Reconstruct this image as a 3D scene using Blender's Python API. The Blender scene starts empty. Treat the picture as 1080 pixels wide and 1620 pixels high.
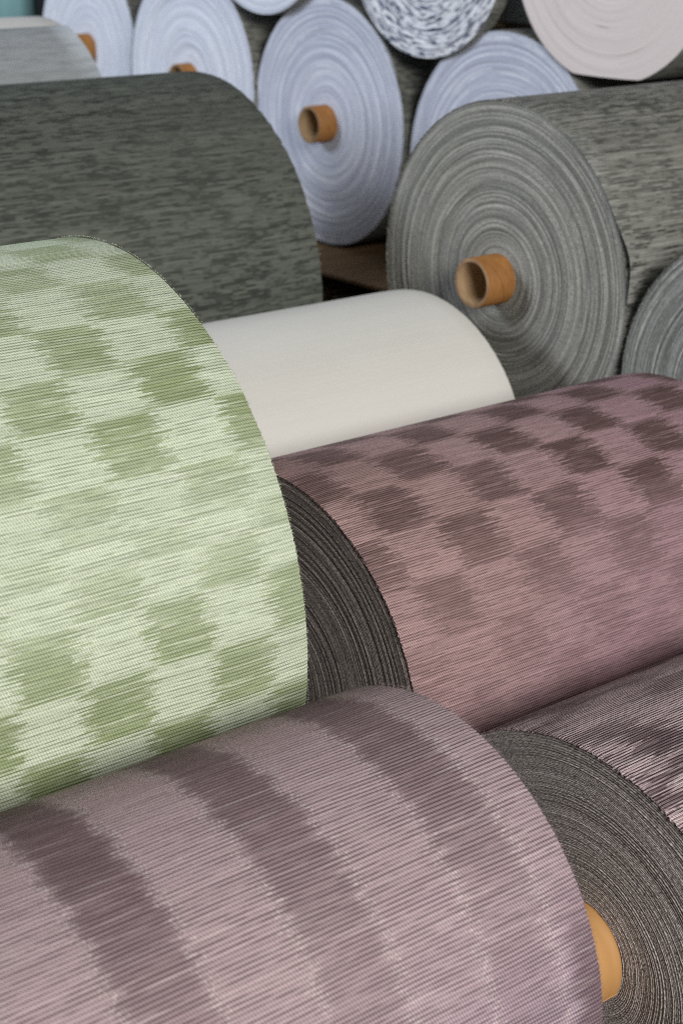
import bpy, math, random
import numpy as np
from mathutils import Vector, Matrix

random.seed(7)
SC = bpy.context.scene
COL = SC.collection
RAD = math.radians

# ------------------------------------------------------------------ camera
FLOOR = 1.115                       # the lens is this far above the floor
YAW, PITCH, FPX = RAD(51.784), RAD(20.3145), 2648.0
cam = bpy.data.cameras.new('camera')
cam.sensor_fit = 'VERTICAL'; cam.sensor_height = 36.0
cam.lens = FPX / 1620.0 * 36.0
cam.clip_start = 0.05; cam.clip_end = 60
cam.dof.use_dof = True
cam.dof.focus_distance = 1.42
cam.dof.aperture_fstop = 9.0
camo = bpy.data.objects.new('camera', cam); COL.objects.link(camo)
h = Vector((math.cos(YAW), math.sin(YAW), 0)); u_ = Vector((0, 0, 1))
fw = math.cos(PITCH) * h - math.sin(PITCH) * u_
camo.location = (0, 0, FLOOR)
camo.rotation_euler = fw.to_track_quat('-Z', 'Y').to_euler()
SC.camera = camo

# ------------------------------------------------------------------ world, lamps, exposure
W = bpy.data.worlds.new('World'); SC.world = W; W.use_nodes = True
W.node_tree.nodes['Background'].inputs[0].default_value = (0.86, 0.93, 1.0, 1)
W.node_tree.nodes['Background'].inputs[1].default_value = 0.075

def area(name, loc, target, sx, sy, power, color):
    l = bpy.data.lights.new(name, 'AREA'); l.shape = 'RECTANGLE'
    l.size = sx; l.size_y = sy; l.energy = power; l.color = color
    o = bpy.data.objects.new(name, l); COL.objects.link(o)
    o.location = loc
    o.rotation_euler = (Vector(target) - Vector(loc)).to_track_quat('-Z', 'Y').to_euler()
    return o
# wide doorway light from behind the camera, and a cool high window to the far left
area('doorway_light', (-.35, -3.4, 2.75), (1.1, 1.3, 0.5), 1.9, 1.5, 262, (1.0, 0.985, 0.955))
area('window_light', (-1.8, 3.85, 2.3), (2.1, 2.8, 0.7), 1.1, 1.1, 125, (0.82, 0.89, 1.0))

SC.view_settings.view_transform = 'Standard'
SC.view_settings.look = 'None'
SC.view_settings.exposure = 0.0
SC.view_settings.gamma = 1.0
SC.view_settings.use_curve_mapping = False
SC.cycles.use_denoising = False        # keep the weave, leave a little grain
SC.cycles.filter_width = 1.0

# ------------------------------------------------------------------ node helper
class NT:
    def __init__(s, name):
        s.mat = bpy.data.materials.new(name); s.mat.use_nodes = True
        s.t = s.mat.node_tree; s.n = s.t.nodes; s.n.clear()
        s.out = s.n.new('ShaderNodeOutputMaterial')
        s.b = s.n.new('ShaderNodeBsdfPrincipled')
        s.t.links.new(s.b.outputs[0], s.out.inputs[0])
    def put(s, sock, v):
        if isinstance(v, (int, float)): sock.default_value = v
        elif isinstance(v, tuple): sock.default_value = v if len(v) != 3 or sock.type == 'VECTOR' else (*v, 1)
        else: s.t.links.new(v, sock)
    def m(s, op, a, b=0.0, c=0.0):
        n = s.n.new('ShaderNodeMath'); n.operation = op
        for i, v in enumerate((a, b, c)): s.put(n.inputs[i], v)
        return n.outputs[0]
    def add(s, a, b): return s.m('ADD', a, b)
    def sub(s, a, b): return s.m('SUBTRACT', a, b)
    def mul(s, a, b): return s.m('MULTIPLY', a, b)
    def ss(s, x, a, b, lo=0.0, hi=1.0, lin=False):
        n = s.n.new('ShaderNodeMapRange'); n.interpolation_type = 'LINEAR' if lin else 'SMOOTHSTEP'
        s.put(n.inputs[0], x); n.inputs[1].default_value = a; n.inputs[2].default_value = b
        n.inputs[3].default_value = lo; n.inputs[4].default_value = hi
        return n.outputs[0]
    def vec(s, x, y, z=0.0):
        n = s.n.new('ShaderNodeCombineXYZ')
        for i, v in enumerate((x, y, z)): s.put(n.inputs[i], v)
        return n.outputs[0]
    def uv(s):
        n = s.n.new('ShaderNodeUVMap'); n.uv_map = 'UVMap'
        q = s.n.new('ShaderNodeSeparateXYZ'); s.t.links.new(n.outputs[0], q.inputs[0])
        return q.outputs[0], q.outputs[1]
    def obj(s):
        return s.n.new('ShaderNodeTexCoord').outputs['Object']
    def noise(s, v, scale=1.0, detail=2.0, rough=0.5):
        n = s.n.new('ShaderNodeTexNoise'); s.put(n.inputs['Vector'], v)
        n.inputs['Scale'].default_value = scale; n.inputs['Detail'].default_value = detail
        n.inputs['Roughness'].default_value = rough
        return n.outputs[0]
    def wn(s, x):
        n = s.n.new('ShaderNodeTexWhiteNoise'); n.noise_dimensions = '1D'; s.put(n.inputs['W'], x)
        return n.outputs[0]
    def mix(s, f, a, b, mode='MIX'):
        n = s.n.new('ShaderNodeMix'); n.data_type = 'RGBA'; n.blend_type = mode; n.clamp_factor = True
        s.put(n.inputs[0], f); s.put(n.inputs[6], a); s.put(n.inputs[7], b)
        return n.outputs[2]
    def scale(s, col, f):
        n = s.n.new('ShaderNodeVectorMath'); n.operation = 'SCALE'
        s.put(n.inputs[0], col); s.put(n.inputs[3], f)
        return n.outputs[0]
    def bump(s, hgt, strength, dist):
        n = s.n.new('ShaderNodeBump'); n.inputs['Strength'].default_value = strength
        n.inputs['Distance'].default_value = dist; s.put(n.inputs['Height'], hgt)
        s.t.links.new(n.outputs[0], s.b.inputs['Normal'])
    def done(s, col, rough=0.8, spec=0.2):
        s.put(s.b.inputs['Base Color'], col); s.put(s.b.inputs['Roughness'], rough)
        s.b.inputs['Specular IOR Level'].default_value = spec
        return s.mat

def fabric(name, light, dark, deep, pitch, kind='checker', cw=.05, rh=.05, u0=0., v0=0., jit=.02, slip=None,
           cmin=.2, cmax=1., cvs=6., cbias=0., dash=.4, dash_len=22., groove=.6, thr=.45, bead=.0018, beadk=.25, relief=.7,
           pale=None, sheen=0., seed=1.0, tick=0.0, rowvar=.2, vfade=None, mtone=.9, fuzz=.5, edge=.55, light2=None, lw=.26, fine=.4, hem=None, vmid=None, hue=None, lbase=.2, palek=.5):
    """Slub weave: cords run along the roll (u), pitch apart round it (v); dark weft shows in broken lines between
    the cords, twill beads ride on them, and the dyed blocks have ragged ends."""
    k = NT(name); u, v = k.uv()
    wob = k.sub(k.noise(k.vec(k.mul(u, 6.), k.mul(v, 12.), seed), 1., 1.), .5)
    rowf = k.add(k.m('DIVIDE', v, pitch), k.mul(wob, 2.2))
    row = k.m('FLOOR', rowf); fr = k.m('FRACT', rowf)
    bnd = k.m('FLOOR', k.add(rowf, .5))
    r1 = k.wn(k.add(row, seed)); r2 = k.wn(k.add(row, seed + 311.5)); r3 = k.wn(k.add(row, seed + 777.5))
    frow = k.m('FLOOR', k.m('DIVIDE', rowf, fine))          # single yarns, finer than the cords
    r1 = k.wn(k.add(frow, seed)); r2 = k.wn(k.add(frow, seed + 311.5))
    rs = k.mul(frow, 3.71)
    n1 = k.noise(k.vec(k.mul(u, dash_len), rs, seed), 1., 2.)
    n2 = k.noise(k.vec(k.mul(u, dash_len * 4), rs, seed + 5.), 1., 1.)
    n3 = k.noise(k.vec(k.mul(u, dash_len * .6), k.mul(frow, 5.13), seed + 9.), 1., 1.)
    nb = k.noise(k.vec(k.mul(u, dash_len), k.mul(bnd, 4.37), seed + 21.), 1., 2.)
    uu = k.add(k.sub(u, u0), k.add(k.mul(k.sub(r1, .5), jit), k.mul(k.sub(n2, .5), jit * 1.0)))
    drift = k.sub(k.noise(k.vec(k.mul(u, 9.), k.mul(v, 9.), seed + 31.), 1., 1.), .5)
    c = None
    if kind == 'checker':
        vv = k.add(k.add(k.sub(v, v0), k.mul(k.sub(r2, .5), rh * .16)), k.mul(drift, rh * .22))
        if slip: vv = k.sub(vv, k.ss(v, slip[0], slip[1], rh, 0.0))
        ca = k.m('COSINE', k.mul(k.add(uu, k.mul(drift, cw * .4)), math.pi / cw)); cb = k.m('COSINE', k.mul(vv, math.pi / rh))
        c = ca
        msk = k.ss(k.mul(k.ss(ca, -edge, edge, -1., 1.), k.ss(cb, -.22, .22, -1., 1.)), -.5, .6)
    elif kind == 'bands':
        c = k.m('COSINE', k.mul(uu, math.pi / cw))
        msk = k.ss(c, -.40, .65)
    elif kind == 'streak':
        pa = k.noise(k.vec(k.mul(u, 1. / cw), k.mul(v, 1. / rh), seed + 3.), 1., 1.)
        q = k.noise(k.vec(k.mul(u, dash_len * 1.3), k.mul(row, 7.91), seed + 13.), 1., 2., .6)
        msk = k.mul(k.ss(k.add(q, k.mul(k.sub(pa, .5), .20)), .45, .60), k.ss(k.m('ABSOLUTE', k.sub(fr, .5)), .18, .50, 1., .25))
    else:
        c0 = k.noise(k.vec(k.mul(uu, 1. / cw), k.mul(v, 1. / rh), seed + 3.), 1., 1.)
        msk = k.ss(c0, .46, .58)
    con = k.ss(k.add(k.noise(k.vec(k.mul(u, 2.2), k.mul(v, cvs), seed + 2.), 1., 1.), cbias), .38, .60, cmin, cmax)
    if vfade: con = k.mul(con, k.ss(v, vfade[0], vfade[1], vfade[2], vfade[3]))
    if vmid: con = k.mul(con, k.ss(k.m('ABSOLUTE', k.sub(v, vmid[0])), 0., vmid[1], vmid[2], 1.))
    msk = k.mul(msk, con)
    if hem: msk = k.m('MAXIMUM', msk, k.mul(k.ss(k.add(u, k.mul(k.sub(r1, .5), .012)), hem[0], hem[1]), k.ss(v, hem[2], hem[3], 0., .75)))
    msk = k.mul(msk, k.ss(n1, .28, .55, .80, 1.05))
    dsh = k.mul(k.ss(n1, .55, .70), dash)
    tone = k.m('MINIMUM', k.add(k.mul(msk, mtone), dsh), 1.)
    if light2:
        hn = k.noise(k.vec(k.mul(u, 3.1), k.mul(v, 3.1), seed + 41.), 1., 1.)
        hf = k.ss(hn, .38, .62) if not hue else k.ss(k.add(k.mul(hn, .4), k.add(k.mul(u, hue[0]), k.mul(v, hue[1]))), hue[2], hue[3])
        light = k.mix(hf, light, light2)
    col = k.mix(tone, light, dark)
    col = k.scale(col, k.add(k.add(1. - rowvar * .75, k.mul(r3, rowvar)), k.mul(k.sub(n3, .25), rowvar)))
    if pale:
        col = k.mix(k.mul(k.ss(n3, .57, .72), palek), col, pale)
        if tick and c is not None:
            e = k.m('ABSOLUTE', k.sub(c, .06))
            tk = k.mul(k.ss(e, .0, .36, 1., 0.), k.ss(k.noise(k.vec(k.mul(u, 560.), k.mul(v, 430.), seed), 1., 0.), .47, .58))
            col = k.mix(k.mul(tk, tick), col, pale)
    bdx = k.add(k.m('DIVIDE', u, bead), k.add(k.mul(row, .5), k.mul(fr, .8)))
    bd = k.add(.5, k.mul(k.m('SINE', k.mul(bdx, 2 * math.pi)), .5))
    fz = k.noise(k.vec(k.mul(u, 1000.), k.mul(v, 1300.), seed), 1., 1.)
    fz = k.sub(fz, .5)
    col = k.scale(col, k.add(k.add(1. - beadk * .5, k.mul(bd, beadk)), k.mul(fz, fuzz)))
    dist = k.m('ABSOLUTE', k.sub(rowf, bnd))
    gate = k.ss(k.add(nb, k.mul(msk, .12)), thr, thr + .14)
    line = k.mul(k.ss(dist, .04, lw, 1., 0.), k.add(lbase, k.mul(gate, 1. - lbase)))
    col = k.mix(k.mul(line, groove), col, deep)
    hgt = k.sub(k.add(k.mul(bd, .30), k.mul(fz, .5)), k.mul(k.ss(dist, .03, lw + .1, 1., 0.), k.add(.45, k.mul(gate, .55))))
    k.bump(hgt, relief, pitch * .30)
    m = k.done(col, .75, .2)
    k.b.inputs['Sheen Weight'].default_value = sheen
    k.b.inputs['Sheen Roughness'].default_value = .5
    return m

def layers(name, a, b, c, seed=1., freq=.22, fleck=.3, streak=0., fl_s=700., amt=1., fine=.5, rough=.85, band=0.6):
    """Cut edges of the wound cloth: u = layer number, v = metres along the layer."""
    k = NT(name); u, v = k.uv()
    li = k.m('FLOOR', u)
    g = k.noise(k.vec(k.mul(u, freq), k.mul(v, 1.1), seed), 1., 3., .6)
    w = k.wn(k.add(li, seed)); w2 = k.wn(k.add(li, seed + 91.5))
    al = k.noise(k.vec(k.mul(li, 3.3), k.mul(v, 14.), seed + 4.), 1., 2.)
    t = k.add(k.mul(k.sub(g, .5), 2.0 * band), k.add(k.mul(k.sub(w, .5), fine), k.mul(k.sub(al, .5), fine * 1.3)))
    col = k.mix(k.ss(t, -.55 * amt, .55 * amt), a, b)
    line = k.mul(k.ss(w2, .84, .90), k.ss(al, .42, .62))
    col = k.mix(k.mul(line, .75), col, c)
    fl = k.noise(k.vec(k.mul(u, 1.6), k.mul(v, fl_s), seed + 8.), 1., 1.)
    col = k.scale(col, k.add(1., k.mul(k.sub(fl, .5), fleck * 3.)))
    if streak:
        st = k.noise(k.vec(k.mul(u, .9), k.mul(v, 32.), seed + 12.), 1., 2., .6)
        col = k.mix(k.mul(k.ss(st, .47, .60), streak), col, c)
    k.bump(fl, .35, .0008)
    return k.done(col, rough, .12)

def plain(name, a, b, sc=6., stretch=(1, 1, 1), rough=.7, spec=.25, bump=.15, bd=.002, detail=6.):
    k = NT(name); n = k.n.new('ShaderNodeMapping'); k.t.links.new(k.obj(), n.inputs[0]); n.inputs['Scale'].default_value = stretch
    t = k.noise(n.outputs[0], sc, detail, .6)
    k.bump(t, bump, bd)
    return k.done(k.mix(k.ss(t, .3, .7), a, b), rough, spec)

# ------------------------------------------------------------------ materials
M = {}
M['mauve_near'] = fabric('mauve_band_cloth', (.49, .365, .378), (.165, .103, .113), (.085, .052, .060), .0031, 'bands', cw=.0615, u0=-.188,
                         jit=.010, cmin=.75, cmax=1., cvs=3., dash=.08, dash_len=28., groove=.66, thr=.42, bead=.0023, beadk=.95, relief=.9,
                         pale=(.74, .62, .61), seed=3.1, tick=.6, vfade=(.08, .27, .22, 1.0), rowvar=.14, fuzz=.85, light2=(.465, .345, .41), lw=.27, lbase=.6, palek=.3,
                         hem=(-.03, -.014, .12, .05), hue=(.5, -1.2, -.15, .2))
M['green'] = fabric('green_checker_cloth', (.62, .685, .515), (.30, .36, .175), (.21, .25, .145), .0030, 'checker', cw=.0576, rh=.0486, u0=-.06,
                    v0=.449, slip=(.10, .15), jit=.018, cmin=.7, cmax=1.05, cvs=4.6, vmid=(.135, .10, .25), dash=.08, dash_len=34., groove=.56, thr=.46, bead=.0023,
                    beadk=.46, relief=.7, pale=(.80, .84, .70), seed=5.7, rowvar=.15, tick=.45, fuzz=.7, lw=.26, mtone=.85, lbase=.4, palek=.4)
M['mauve_far'] = fabric('mauve_checker_cloth', (.455, .298, .282), (.140, .085, .079), (.085, .048, .048), .0027, 'checker', cw=.0644, rh=.057,
                        u0=.071, v0=.252, jit=.024, cmin=.8, cmax=1.1, cvs=4., dash=.14, dash_len=34., groove=.66, thr=.43, bead=.0025,
                        beadk=.75, relief=.75, pale=(.56, .39, .38), seed=8.3, vfade=(.06, .24, .18, 1.0), rowvar=.22, fuzz=.75, light2=(.415, .258, .285), lw=.27,
                        hue=(.9, -.9, .0, .42), tick=.4, lbase=.4, palek=.4)
M['mauve_low'] = fabric('mauve_blotch_cloth', (.62, .48, .485), (.17, .115, .125), (.085, .055, .062), .0031, 'blotch', cw=.06, rh=.026,
                        jit=.04, cmin=.6, cmax=1., dash=.22, dash_len=34., groove=.75, thr=.42, bead=.0023, beadk=.8, relief=.85, pale=(.74, .64, .64), seed=2.2, fuzz=.75)
M['charcoal'] = fabric('charcoal_cloth', (.145, .156, .132), (.036, .039, .034), (.03, .032, .028), .0034, 'streak', cw=.030, rh=.22,
                       cmin=.7, cmax=1., dash=.10, dash_len=26., groove=.45, thr=.45, bead=.003, beadk=.14, relief=.7, pale=(.19, .20, .17), seed=4.4, rowvar=.3, fine=1.)
M['slate'] = fabric('slate_cloth', (.275, .272, .243), (.050, .053, .047), (.045, .045, .04), .0034, 'streak', cw=.030, rh=.22,
                    cmin=.7, cmax=1., dash=.10, dash_len=26., groove=.45, thr=.45, bead=.003, beadk=.14, relief=.7, pale=(.44, .43, .39), seed=6.6, rowvar=.3, fine=1.)
M['cream'] = fabric('cream_cloth', (.79, .775, .715), (.73, .71, .645), (.66, .635, .585), .0022, 'blotch', cw=.2, rh=.1, cmin=.1, cmax=.3, dash=.06,
                    dash_len=30., groove=.16, thr=.45, bead=.002, beadk=.06, relief=.14, seed=7.9, rowvar=.03, sheen=0., fuzz=.28, light2=(.775, .75, .70))
M['pale_grey'] = fabric('pale_grey_cloth', (.41, .435, .45), (.28, .30, .31), (.25, .265, .27), .0040, 'streak', cw=.12, rh=.05, cmin=.3, cmax=.7,
                        dash=.3, dash_len=16., groove=.3, beadk=.06, relief=.4, seed=9.2, rowvar=.12, fuzz=.1)
M['white'] = plain('white_backing', (.78, .76, .72), (.70, .68, .65), 9., rough=.8, bump=.1)
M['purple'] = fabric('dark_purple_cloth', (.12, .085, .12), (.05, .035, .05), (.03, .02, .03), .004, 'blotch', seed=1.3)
M['plum_edge'] = fabric('plain_grey_side', (.20, .20, .18), (.06, .064, .06), (.05, .05, .045), .0048, 'streak', cw=.1, rh=.05, dash=.3, seed=3.9)

M['face_brown'] = layers('brown_black_layers', (.15, .128, .115), (.25, .22, .20), (.44, .37, .34), 2.0, .3, .9, fl_s=400., fine=.6, band=.25)
M['face_grey'] = layers('grey_layers', (.29, .255, .243), (.43, .385, .368), (.54, .50, .485), 4.0, .25, 1.1, fl_s=400., fine=.55, band=.4)
M['face_slate'] = layers('slate_layers', (.16, .16, .142), (.37, .36, .322), (.48, .46, .42), 6.0, .10, .45, fl_s=200., fine=1.0, band=.38)
M['face_slate2'] = layers('slate_layers_dark', (.165, .170, .157), (.31, .315, .29), (.50, .49, .45), 8.5, .12, .4, fl_s=200., fine=.9, band=.45)
M['face_blue'] = layers('pale_blue_layers', (.54, .57, .65), (.70, .72, .785), (.78, .80, .84), 11.0, .08, .12, fl_s=120., fine=.7)
M['face_blue2'] = layers('pale_blue_layers_b', (.42, .44, .53), (.62, .64, .71), (.72, .74, .80), 14.0, .08, .14, fl_s=120., fine=.8)
M['face_speck'] = layers('navy_white_layers', (.72, .73, .76), (.80, .81, .84), (.05, .06, .12), 17.0, .3, .1, streak=.95, fl_s=120., fine=.4)
M['face_cream'] = layers('cream_layers', (.68, .60, .575), (.735, .655, .63), (.69, .61, .585), 20.0, .10, .03, fl_s=100., fine=.2)
M['face_plain'] = layers('plain_layers', (.25, .25, .23), (.40, .39, .36), (.5, .48, .45), 23.0)

def kraft(name, a, b, seam=1.):
    """spiral-wound cardboard: a butt seam runs round the tube, fibres and scuffs along it"""
    k = NT(name); u, v = k.uv()
    f = k.m('FRACT', k.m('DIVIDE', k.add(u, k.mul(v, .42)), .046))
    sm = k.mul(k.ss(k.m('ABSOLUTE', k.sub(f, .5)), .0, .035, 1., 0.), seam)
    n = k.noise(k.vec(k.mul(u, 160.), k.mul(v, 45.), 2.), 1., 4., .65)
    w = k.noise(k.vec(k.mul(u, 22.), k.mul(v, 18.), 7.), 1., 3.)
    col = k.mix(k.ss(k.add(k.mul(n, .45), k.mul(w, .55)), .35, .65), a, b)
    col = k.mix(k.mul(sm, .6), col, tuple(x * .45 for x in b))
    k.bump(k.sub(k.mul(n, .4), sm), .35, .0006)
    return k.done(col, .62, .22)
M['core'] = kraft('brown_cardboard', (.42, .19, .058), (.27, .118, .035))
M['core_end'] = plain('cardboard_cut_edge', (.36, .23, .13), (.22, .13, .07), 60., rough=.9)
M['core_in'] = kraft('raw_cardboard', (.42, .29, .165), (.33, .22, .12))
M['kraft'] = plain('kraft_paper', (.60, .325, .125), (.50, .26, .095), 5., (3, 1, 1), .6, .25, .2, .002)
M['carton'] = plain('brown_board', (.36, .225, .125), (.27, .165, .09), 7., (1, 4, 1), .85, .1, .2, .002)
M['wood'] = plain('pallet_wood', (.30, .215, .135), (.19, .13, .08), 8., (1.5, 12, 6), .85, .15, .4, .003)
M['concrete'] = plain('concrete', (.22, .215, .205), (.15, .147, .14), 3., rough=.9, bump=.3)
M['wall'] = plain('dark_wall', (.055, .062, .07), (.04, .046, .053), 2., rough=.9)
M['teal'] = plain('teal_sheet', (.26, .47, .48), (.20, .38, .40), 2.5, rough=.5)
M['white_card'] = plain('white_card', (.84, .84, .86), (.78, .78, .81), 4., rough=.7)
M['thread'] = plain('pale_thread', (.62, .57, .5), (.5, .45, .4), 40.)

# ------------------------------------------------------------------ mesh helpers
def link(name, me, parent=None, mat=None):
    o = bpy.data.objects.new(name, me); COL.objects.link(o)
    if parent: o.parent = parent
    if mat: me.materials.append(mat)
    return o

def build(name, V, Fq, UV=None, mat=None, parent=None, smooth=True):
    """V (n,3), Fq (m,4) int array, UV (n,2) per vertex or (m,4,2) per corner."""
    me = bpy.data.meshes.new(name)
    V = np.asarray(V, np.float32); Fq = np.asarray(Fq, np.int32)
    me.vertices.add(len(V)); me.vertices.foreach_set('co', V.ravel())
    me.loops.add(Fq.size); me.loops.foreach_set('vertex_index', Fq.ravel())
    me.polygons.add(len(Fq)); me.polygons.foreach_set('loop_start', np.arange(0, Fq.size, Fq.shape[1], dtype=np.int32))
    if UV is not None:
        ul = me.uv_layers.new(name='UVMap')
        uvc = UV[Fq.ravel()] if UV.ndim == 2 else UV.reshape(-1, 2)
        ul.data.foreach_set('uv', np.asarray(uvc, np.float32).ravel())
    me.update(calc_edges=True); me.validate()
    me.polygons.foreach_set('use_smooth', [smooth] * len(me.polygons)); me.update()
    return link(name, me, parent, mat)

def grid(P, UV, name, mat, parent, flip=False):
    """P (a,b,3) sheet of quads, not wrapped: seams carry doubled vertices."""
    a, b = P.shape[:2]
    i = np.arange(a * b).reshape(a, b)
    q = np.stack([i[:-1, :-1], i[1:, :-1], i[1:, 1:], i[:-1, 1:]], -1).reshape(-1, 4)
    if flip: q = q[:, ::-1]
    return build(name, P.reshape(-1, 3), q, UV.reshape(-1, 2), mat, parent)

def boxes(name, L, mat, parent=None, bev=.003):
    """chamfered boxes (x0,x1,y0,y1,z0,z1) in one mesh"""
    import bmesh
    bm = bmesh.new()
    for x0, x1, y0, y1, z0, z1 in L:
        m = Matrix.Translation(((x0 + x1) / 2, (y0 + y1) / 2, (z0 + z1) / 2)) @ Matrix.Diagonal((x1 - x0, y1 - y0, z1 - z0, 1))
        bmesh.ops.create_cube(bm, size=1, matrix=m)
    if bev: bmesh.ops.bevel(bm, geom=bm.edges[:], offset=bev, segments=1, affect='EDGES')
    me = bpy.data.meshes.new(name); bm.to_mesh(me); bm.free()
    return link(name, me, parent, mat)

def thing(name, label, cat, loc, group=None):
    o = bpy.data.objects.new(name, None); COL.objects.link(o)
    o.empty_display_size = .05; o.location = loc
    o['label'] = label; o['category'] = cat
    if group: o['group'] = group
    return o

def tag(o, label, cat, group=None):
    o['label'] = label; o['category'] = cat
    if group: o['group'] = group
    return o

T0 = RAD(-130)                       # seam of each roll, low on its far side
def pt(x, r, th):                    # th = 0 faces the camera side (-y), 90 degrees = top
    return np.stack([x + 0 * r, -r * np.cos(th), r * np.sin(th)], -1)

def shape(rng, R, lump):
    """slow out-of-round of a roll as a function of angle and length"""
    ph = rng.uniform(0, 6.28, 8); am = rng.uniform(.4, 1., 8) * lump * R
    def f(th, x):
        return (am[0] * np.sin(2 * th + ph[0]) + am[1] * .7 * np.sin(3 * th + ph[1] + x * 2.1) + am[2] * .5 * np.sin(5 * th + ph[2] - x * 3.3)
                + am[3] * .35 * np.sin(9 * th + ph[3] + x * 7.) + am[4] * .3 * np.sin(4 * th + ph[4] + x * 15.))
    return f

def wrap_mesh(name, R, x0, x1, xend, mat, parent, shp, rng, pitch=.005, rim=.0, nth=360, nx=26, lip=.0015):
    """outer cloth of a roll between x0 and x1 (metres, local: xend is u = 0)"""
    th = T0 + np.linspace(0, 2 * math.pi, nth + 1)
    xs = np.linspace(0, 1, nx)
    xs = np.unique(np.concatenate([xs, [.0015, .004, .996, .9985]]))
    X = x0 + (x1 - x0) * xs
    jag = rng.normal(0, 1, (2, nth + 1)); jag[:, -1] = jag[:, 0]
    TH, XX = np.meshgrid(th, X, indexing='ij')
    r = R + shp(TH, XX)
    # rim: cords end raggedly and the last millimetres turn in a little
    w0 = np.exp(-((XX - x0) / .004) ** 2); w1 = np.exp(-((XX - x1) / .004) ** 2)
    XJ = XX + rim * (w0 * jag[0][:, None] + w1 * jag[1][:, None])
    r = r - lip * (w0 + w1) + rim * .5 * (w0 * np.roll(jag[0], 3)[:, None] + w1 * np.roll(jag[1], 5)[:, None])
    P = pt(XJ, r, TH)
    UV = np.stack([XX - xend, TH * R], -1)
    return grid(P, UV, name, mat, parent, flip=True)

def face_mesh(name, R, rc, x, sgn, mat, parent, shp, rng, thick=.0026, nth=256, rings=4, tele=.003, rough=.0008, groove=.0016, open_n=0, cone=0., ecc=(0., 0.)):
    """spiral-wound end: every layer is its own raised ring, layers stand proud or sunk"""
    n = max(6, int((R - .0012 - rc) / thick))
    tk = np.full(n, (R - .0012 - rc) / n)
    if open_n:
        tk[-open_n:] *= 1.75; tk *= (R - .0012 - rc) / tk.sum()
    re = rc + np.concatenate([[0], np.cumsum(tk)])
    prof = {3: [(0, 1), (.30, 0), (.75, .08)], 4: [(0, 1), (.18, .25), (.45, 0), (.80, .15)], 6: [(0, 1), (.10, .5), (.25, .12), (.5, 0), (.75, .1), (.9, .45)]}[rings]
    th = T0 + np.linspace(0, 2 * math.pi, nth + 1)
    # depth of each layer: slow drift, jumps, and a slow wave round the roll
    walk = np.cumsum(rng.normal(0, 1, n)); walk -= np.linspace(walk[0], walk[-1], n); walk = walk / (np.abs(walk).max() + 1e-6) * tele
    for _ in range(max(2, n // 16)):
        a = rng.integers(0, n); walk[a:a + rng.integers(1, 5)] += rng.uniform(-1, 1) * tele * .6
    lay = walk + rng.normal(0, rough, n) + cone * (1 - np.arange(n) / n)
    hr = np.zeros((n, nth + 1))
    for j in (1, 2, 3, 5, 8):
        a = np.convolve(rng.normal(0, 1, n), np.ones(3) / 3, 'same'); p = np.cumsum(rng.normal(0, .35, n)) + rng.uniform(0, 6)
        hr += (a * rough * .9 / math.sqrt(j))[:, None] * np.sin(j * th[None] + p[:, None])
    fz = rng.normal(0, rough * .35, (n, nth + 1)); fz[:, -1] = fz[:, 0]
    D = lay[:, None] + hr + fz
    r_l, d_l, u_l = [], [], []
    wav = np.zeros((n, nth + 1))
    for j in (2, 4, 7):
        wav += (np.convolve(rng.normal(0, 1, n), np.ones(7) / 7, 'same') * tk * .45)[:, None] * np.sin(j * th[None] + rng.uniform(0, 6))
    base = shp(th, np.full_like(th, x))
    for i in range(n):
        gk = groove * (1.9 if (open_n and i >= n - open_n) else 1.) * (3.0 if i == n - 1 else 1.) * rng.uniform(.5, 1.3)
        for f, g in prof:
            rr = re[i] + f * tk[i]
            r_l.append(rr + wav[i] + base * ((rr - rc) / (R - rc))); d_l.append(D[i] - g * gk); u_l.append(i + f + .001)
    r_l.append(np.full(nth + 1, R - .0012) + base); d_l.append(D[-1] - .0035); u_l.append(n - .01)
    rr = np.array(r_l); dd = np.array(d_l)
    TH = np.broadcast_to(th, rr.shape)
    P = pt(x + sgn * (dd - .0012), rr, TH)
    fr_ = np.clip(1 - (rr - rc) / (R - rc), 0, 1)
    P[..., 1] += ecc[0] * fr_; P[..., 2] += ecc[1] * fr_
    UV = np.stack([np.broadcast_to(np.array(u_l)[:, None], rr.shape), TH * rr], -1)
    return grid(P, UV, name, mat, parent, flip=(sgn > 0))

def core_mesh(parent, rc, x, sgn, out, wall=.006, depth=.5):
    """cardboard tube: outer skin, cut rim, bore"""
    n = 64; th = T0 + np.linspace(0, 2 * math.pi, n + 1)
    def ring(pr, name, mat, par):
        xs = np.array([p[0] for p in pr]); rs = np.array([p[1] for p in pr])
        TH, XX = np.meshgrid(th, xs, indexing='ij'); RR = np.broadcast_to(rs, TH.shape)
        return grid(pt(XX, RR, TH), np.stack([XX, TH * RR], -1), name, mat, par, flip=(sgn < 0))
    xt = x + sgn * out
    c = ring([(x - sgn * .05, rc), (xt - sgn * .001, rc), (xt, rc - .0008)], 'core', M['core'], parent)
    ring([(xt, rc - .0008), (xt + sgn * .0004, rc - wall * .5), (xt, rc - wall + .0006)], 'cut_rim', M['core_end'], c)
    ring([(xt, rc - wall + .0006), (xt - sgn * .001, rc - wall), (xt - sgn * depth, rc - wall)], 'bore', M['core_in'], c)
    return c

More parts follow.
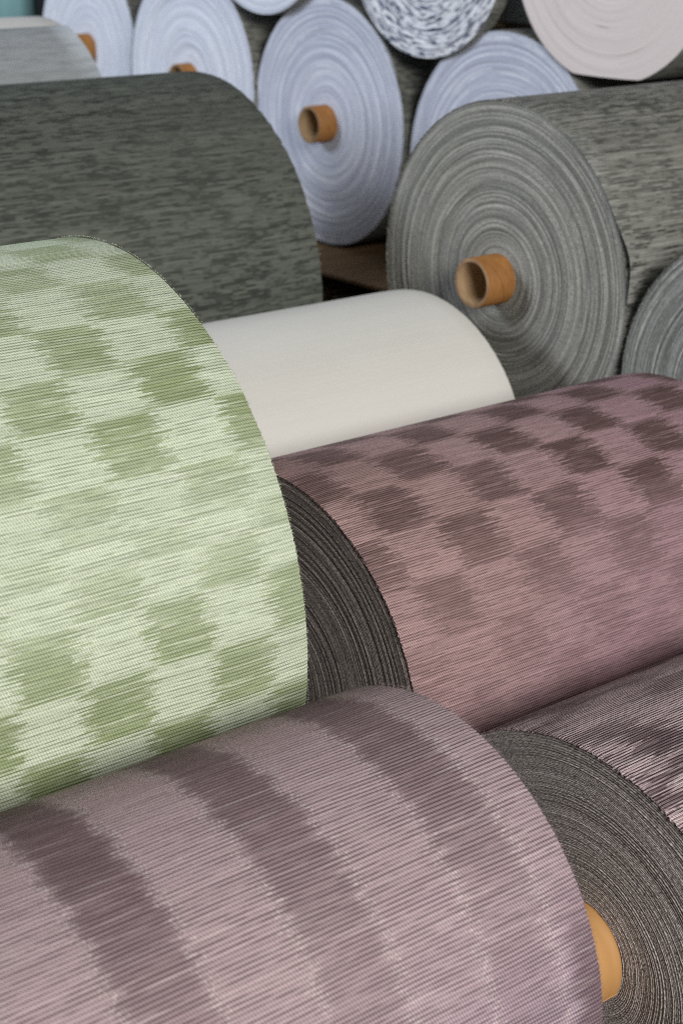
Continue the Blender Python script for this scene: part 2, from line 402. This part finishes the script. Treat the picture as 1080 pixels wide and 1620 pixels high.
def roll(label, xend, y, z, R, length, left_face, wrap, face, rc=.035, out=0., group=None, lump=.0028, pitch=.005, rim=.0004, nth=360,
         fnth=256, rings=4, thick=.0026, tele=.003, seed=1, open_n=0, groove=.0016, cone=0., cat='fabric roll', rough=.0008, core=True, ecc=(0., 0.)):
    """left_face: the end the camera sees is at xend and the roll runs to +x; else its right end is at xend and it runs to -x"""
    rng = np.random.default_rng(seed)
    t = thing('fabric_roll', label, cat, (xend, y, z + FLOOR - R), group)
    g = Matrix.Translation((0, 0, R))
    shp = shape(rng, R, lump)
    sgn = -1 if left_face else 1
    x0, x1 = (0, length) if left_face else (-length, 0)
    parts = [wrap_mesh('fabric_wrap', R, x0, x1, 0., wrap, t, shp, rng, pitch, rim, nth)]
    parts.append(face_mesh('end_face', R, rc, 0., sgn, face, t, shp, rng, thick, fnth, rings, tele, rough, groove, open_n, cone, ecc))
    parts.append(face_mesh('end_face', R, rc, length * -sgn, -sgn, face, t, shp, rng, .006, 96, 3, tele, .0006, .0016))
    if core:
        parts.append(core_mesh(t, rc, 0., sgn, out))
    for p in parts: p.location = (0, 0, R)
    if core: parts[-1].location = (0, ecc[0], R + ecc[1])
    return t, parts

# ------------------------------------------------------------------ setting
o = boxes('floor', [(-2.5, 5.2, -2.0, 5.6, -.12, 0)], M['concrete'], bev=0); o['kind'] = 'structure'
o = boxes('wall', [(-2.5, 5.2, 5.3, 5.5, 0, 3.2)], M['wall'], bev=0); o['kind'] = 'structure'
o = boxes('wall', [(4.6, 4.8, 0.2, 5.29, 0, 3.2)], M['wall'], bev=0); o['kind'] = 'structure'

def pallet(label, x0, x1, y0, y1, zt, zb=0., along='x'):
    t = thing('wooden_pallet', label, 'pallet', (x0, y0, zb), 'wooden pallets under the rolls')
    H = zt - zb; W_, D_ = x1 - x0, y1 - y0
    nb = max(4, int(D_ / .13)); w = D_ / nb
    for i in range(nb):
        boxes('deck_board', [(0, W_, i * w + .012, (i + 1) * w - .012, H - .02, H)], M['wood'], t)
    for fx in (0, .5, 1):
        bx = .05 + fx * (W_ - .1)
        boxes('stringer', [(bx - .045, bx + .045, .005, D_ - .005, .022, H - .022)], M['wood'], t)
    for fy in (0, .5, 1):
        by = .05 + fy * (D_ - .1)
        boxes('bottom_board', [(0, W_, by - .045, by + .045, .0, .02)], M['wood'], t)
    return t

F_ = FLOOR
pallet('low wooden pallet beneath the front mauve roll and the green roll', -.45, .68, .62, 1.56, F_ - .912)
pallet('low wooden pallet beneath the dark-ended mauve roll and the cream roll', .98, 1.49, 1.09, 1.95, F_ - .994)
pallet('wooden pallet beneath the two slate rolls at the right', 1.64, 2.85, 1.0, 1.90, F_ - .812, .155)
pallet('bottom wooden pallet of the stack under the slate rolls', 1.64, 2.85, 1.0, 1.90, .153)
pallet('wooden pallet beneath the charcoal roll', .3, 1.44, 1.97, 2.98, F_ - .879)
pallet('wooden pallet beneath the row of pale blue ended rolls', 1.96, 3.3, 2.0, 4.0, F_ - .735, .2)
pallet('bottom wooden pallet of the stack under the pale blue ended rolls', 1.96, 3.3, 2.0, 4.0, .198)

# ------------------------------------------------------------------ rolls, front to back
GL = 'rolls of woven upholstery fabric'
rollA, pA = roll('front mauve roll with broad dark plum bands running round it', .7292, .8168, -.7297, .18, 1.1, False, M['mauve_near'], M['face_grey'],
     group=GL, pitch=.0044, rim=.0002, nth=1100, seed=11, lump=.002, thick=.004, fnth=128)
rollB, pB = roll('large green roll with a pale and moss green checker pattern', .7455, 1.2906, -.5883, .30, 1.15, False, M['green'], M['face_plain'],
     group=GL, pitch=.005, rim=.0002, nth=1300, seed=12, lump=.0015, thick=.004, fnth=128)
rollC, pC = roll('rosy mauve checkered roll with a dark brown end, right of the green roll', .9214, 1.2748, -.767, .225, .583, True, M['mauve_far'], M['face_brown'],
     group=GL, pitch=.0036, rim=.0006, nth=900, seed=13, lump=.0018, thick=.0019, fnth=420, rings=4, tele=.0006, rough=.0002, groove=.0005)
rollD, pD = roll('mauve roll with grey layered end and kraft core, lower right corner', .9135, .8372, -.8854, .225, 1.0, True, M['mauve_low'], M['face_grey'],
     rc=.047, out=.08, ecc=(-.008, .036), group=GL, pitch=.0042, rim=.0008, nth=760, seed=14, lump=.002, thick=.0019, fnth=420, rings=4, tele=.0008, open_n=8, groove=.0006, rough=.00025)
rollE, pE = roll('plain cream roll lying between the green roll and the large slate roll', 1.5018, 1.7242, -.7364, .2182, .69, False, M['cream'], M['face_cream'],
     group=GL, seed=15, lump=.001, rim=.0002, thick=.004, fnth=128)
rollF, pF = roll('dark charcoal streaked roll behind the green roll', 1.4818, 2.2342, -.569, .3083, 1.3, False, M['charcoal'], M['face_slate'],
     group=GL, seed=16, lump=.0016, rim=.0005, thick=.004, fnth=128)
rollG, pG = roll('slate grey roll with large ringed end and orange-brown core', 1.5924, 1.6721, -.5045, .243, 1.2, True, M['slate'], M['face_slate'],
     rc=.035, out=.048, group=GL, seed=17, lump=.0022, rim=.0005, thick=.0015, fnth=320, rings=3, tele=.0016, rough=.00035, groove=.0006)
rollH, pH = roll('slate roll cut by the right edge, pressed against the large slate roll', 1.5872, 1.2103, -.5903, .2194, 1.2, True, M['slate'], M['face_slate2'],
     rc=.035, out=.0, group=GL, seed=18, lump=.0015, rim=.0004, thick=.0018, fnth=256, rings=3, tele=.002, rough=.0004, groove=.0006)
rollK, pK = roll('pale grey roll with a white strip on top, far left behind the charcoal roll', 1.4951, 2.7581, -.4532, .2475, 1.3, False, M['white'], M['face_plain'],
     group=GL, seed=19, lump=.001, thick=.005, fnth=96)
GB = 'pale blue ended rolls stacked at the back'
bk = dict(left_face=True, nth=180, fnth=192, rings=3, thick=.0036, tele=.003, rough=.0004, lump=.003, groove=.0007)
roll('pale blue ended roll at far left, its core half hidden by the pale grey roll', 2.142, 3.728, -.362, .2295, 1.2, wrap=M['slate'], face=M['face_blue'], rc=.038, out=.034, group=GB, seed=21, **bk)
roll('pale blue ended roll, second from the left, above the charcoal roll', 2.1025, 3.216, -.3918, .2475, 1.2, wrap=M['slate'], face=M['face_blue'], rc=.037, out=.034, group=GB, seed=22, **bk)
roll('tall pale blue ended roll with a jutting brown core, back centre', 2.1109, 2.7334, -.4386, .2475, 1.2, wrap=M['plum_edge'], face=M['face_blue2'], rc=.037, out=.042, group=GB, seed=23, **bk)
roll('pale blue ended roll half hidden behind the large slate roll', 2.1155, 2.2249, -.4788, .252, 1.2, wrap=M['slate'], face=M['face_blue2'], rc=.037, group=GB, seed=24, **bk)
roll('pale lavender ended roll at the top edge, resting above two blue ended rolls', 2.087, 2.9149, 0., .2363, 1.2, wrap=M['slate'], face=M['face_blue'], rc=.037, group=GB, seed=25, **bk)
roll('navy and white speckled roll end at the top centre', 2.1025, 2.427, -.0703, .2205, .03, wrap=M['slate'], face=M['face_speck'], rc=.037, group=GB, seed=26, **bk)
bk2 = dict(bk, tele=.0008, rough=.00008, groove=.0001)
rollN, pN = roll('pinkish cream roll end with flattened bottom, top right', 2.1107, 1.9746, -.0721, .2295, 1.2, wrap=M['slate'], face=M['face_cream'], rc=.037, group=GB, seed=27, **bk2)
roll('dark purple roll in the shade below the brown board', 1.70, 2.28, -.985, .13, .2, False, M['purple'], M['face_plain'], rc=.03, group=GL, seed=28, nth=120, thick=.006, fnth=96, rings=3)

# the cream roll sags flat where it lies
for ob in pN:
    for v in ob.data.vertices:
        if v.co.z < -.215: v.co.z = -.215 + (v.co.z + .215) * .12

def shell(name, parent, R, x0, x1, a0, a1, lift, t, mat, na=80, nx=30, u0=0.):
    """a partial outer layer, lift(theta fraction) metres off the roll"""
    th = np.linspace(RAD(a0), RAD(a1), na); xs = np.linspace(x0, x1, nx)
    TH, XX = np.meshgrid(th, xs, indexing='ij')
    L = lift(np.linspace(0, 1, na))[:, None]
    outer = pt(XX, R + L + t + 0 * XX, TH); inner = pt(XX, R + L + 0 * XX, TH)
    V = np.concatenate([outer.reshape(-1, 3), inner.reshape(-1, 3)])
    i = np.arange(na * nx).reshape(na, nx); N = na * nx
    q = np.stack([i[:-1, :-1], i[1:, :-1], i[1:, 1:], i[:-1, 1:]], -1).reshape(-1, 4)
    e = []
    for s_ in (i[0], i[-1], i[:, 0], i[:, -1]):
        e.append(np.stack([s_[:-1], s_[1:], s_[1:] + N, s_[:-1] + N], -1))
    Fq = np.concatenate([q[:, ::-1], q + N] + e)
    UV = np.stack([XX - u0, TH * R], -1).reshape(-1, 2); UV = np.concatenate([UV, UV])
    ob = build(name, V, Fq, UV, mat, parent); ob.location = (0, 0, R)
    return ob
# outer layer of the pale grey roll stops short of its top
shell('outer_layer', rollK, .2475, -1.3, .002, -130, 70, lambda s: .0015 + 0 * s, .0025, M['pale_grey'])
# loose outer layer of the slate roll lifts off near its neighbour
shell('loose_layer', rollG, .243, -.004, 1.2, 2, 60, lambda s: .0012 + .010 * np.exp(-((s - .22) / .15) ** 2), .0016, M['slate'])

# kraft paper lapped over the core of the lower right roll
lap = shell('kraft_lap', rollD, .0462, -.083, -.001, -26, 190, lambda s: .0004 + .0020 * (1 - s) ** 3, .0007, M['kraft'], na=48, nx=8)
lap.location = (0, -.008, .225 + .036)

def fray(parent, R, x, sgn, n, a0, a1, mat, seed, ln=.004, w=.00022):
    """cut yarn ends standing off a rim: thin tapering prisms, too many to pick apart"""
    rng = np.random.default_rng(seed); V, Fq = [], []
    for i in range(n):
        th = RAD(rng.uniform(a0, a1)); l = ln * rng.uniform(.3, 1.3)
        d = np.array([sgn * rng.uniform(-.2, 1.), rng.normal(0, .5), rng.normal(0, .5)])
        rad = np.array([0, -math.cos(th), math.sin(th)]); d = d + rad * rng.uniform(0, .9); d /= np.linalg.norm(d)
        p = rad * (R - .0006) + np.array([x + sgn * .0002, 0, 0]); q = p + d * l * .55 + rad * l * rng.normal(0, .12); e = q + (d * .8 + rng.normal(0, .35, 3)) * l * .45
        s1 = np.cross(d, rad + .3); s1 /= np.linalg.norm(s1) + 1e-9; s2 = np.cross(d, s1)
        b = len(V)
        for c_, ww in ((p, w), (q, w * .8), (e, w * .35)):
            for ang in (0, 2.1, 4.2): V.append(c_ + (s1 * math.cos(ang) + s2 * math.sin(ang)) * ww)
        for r_ in (0, 3):
            for j in range(3):
                Fq.append((b + r_ + j, b + r_ + (j + 1) % 3, b + r_ + 3 + (j + 1) % 3, b + r_ + 3 + j))
    ob = build('frayed_edge', np.array(V), np.array(Fq), np.zeros((len(V), 2)), mat, parent); ob.location = (0, 0, R); ob['kind'] = 'stuff'
    return ob
M['thread_mauve'] = plain('mauve_thread', (.42, .31, .33), (.25, .17, .19), 60.)
M['thread_green'] = plain('green_thread', (.62, .68, .50), (.45, .52, .33), 60.)
M['thread_dark'] = plain('dark_thread', (.09, .07, .065), (.05, .04, .038), 60.)
fray(rollA, .18, 0., 1, 380, -20, 110, M['thread_mauve'], 31, .0014)
fray(rollB, .30, 0., 1, 480, -25, 110, M['thread_green'], 32, .0014)
fray(rollC, .225, 0., -1, 300, -10, 150, M['thread_dark'], 33, .0020)
fray(rollC, .222, 0., -1, 120, -10, 150, M['thread_mauve'], 34, .0024)
fray(rollD, .225, 0., -1, 360, 30, 150, M['thread_mauve'], 35, .0020)
fray(rollF, .3083, 0., 1, 40, 10, 50, M['thread'], 36, .006, .0004)
fray(rollG, .243, 0., -1, 120, -10, 190, M['thread'], 37, .0030)

# ------------------------------------------------------------------ board, carton, sheet at the back
zb = F_ - .688
o = boxes('board_sheet', [(1.945, 2.112, 2.20, 2.3798, zb - .006, zb), (1.945, 2.9, 2.38, 3.10, zb - .006, zb)], M['carton'], bev=0)
tag(o, 'brown board under the tall pale blue ended roll', 'board')
c = thing('white_carton', 'small white carton between the speckled roll and the cream roll', 'carton', (2.20, 2.232, F_ - .224))
boxes('side_panel', [(0, .14, 0, .078, 0, .20)], M['white_card'], c)
boxes('lid', [(-.003, .143, -.003, .081, .202, .225)], M['white_card'], c)
tag(boxes('wooden_batten', [(2.19, 2.25, 2.19, 2.40, F_ - .2335, F_ - .2245)], M['wood']), 'thin batten under the white carton behind the speckled roll', 'batten')
n = 40
xs = np.linspace(1.2, 2.55, n); zs = np.linspace(.2, 2.2, 20)
XX, ZZ = np.meshgrid(xs, zs, indexing='ij')
P = np.stack([XX, 4.75 + .03 * np.sin(XX * 17) + .015 * np.sin(XX * 41 + ZZ * 3), ZZ], -1)
o = grid(P, np.stack([XX, ZZ], -1), 'hanging_sheet', M['teal'], None)
md = o.modifiers.new('thick', 'SOLIDIFY'); md.thickness = .003
tag(o, 'teal hanging plastic sheet in the far upper left corner', 'plastic sheet')
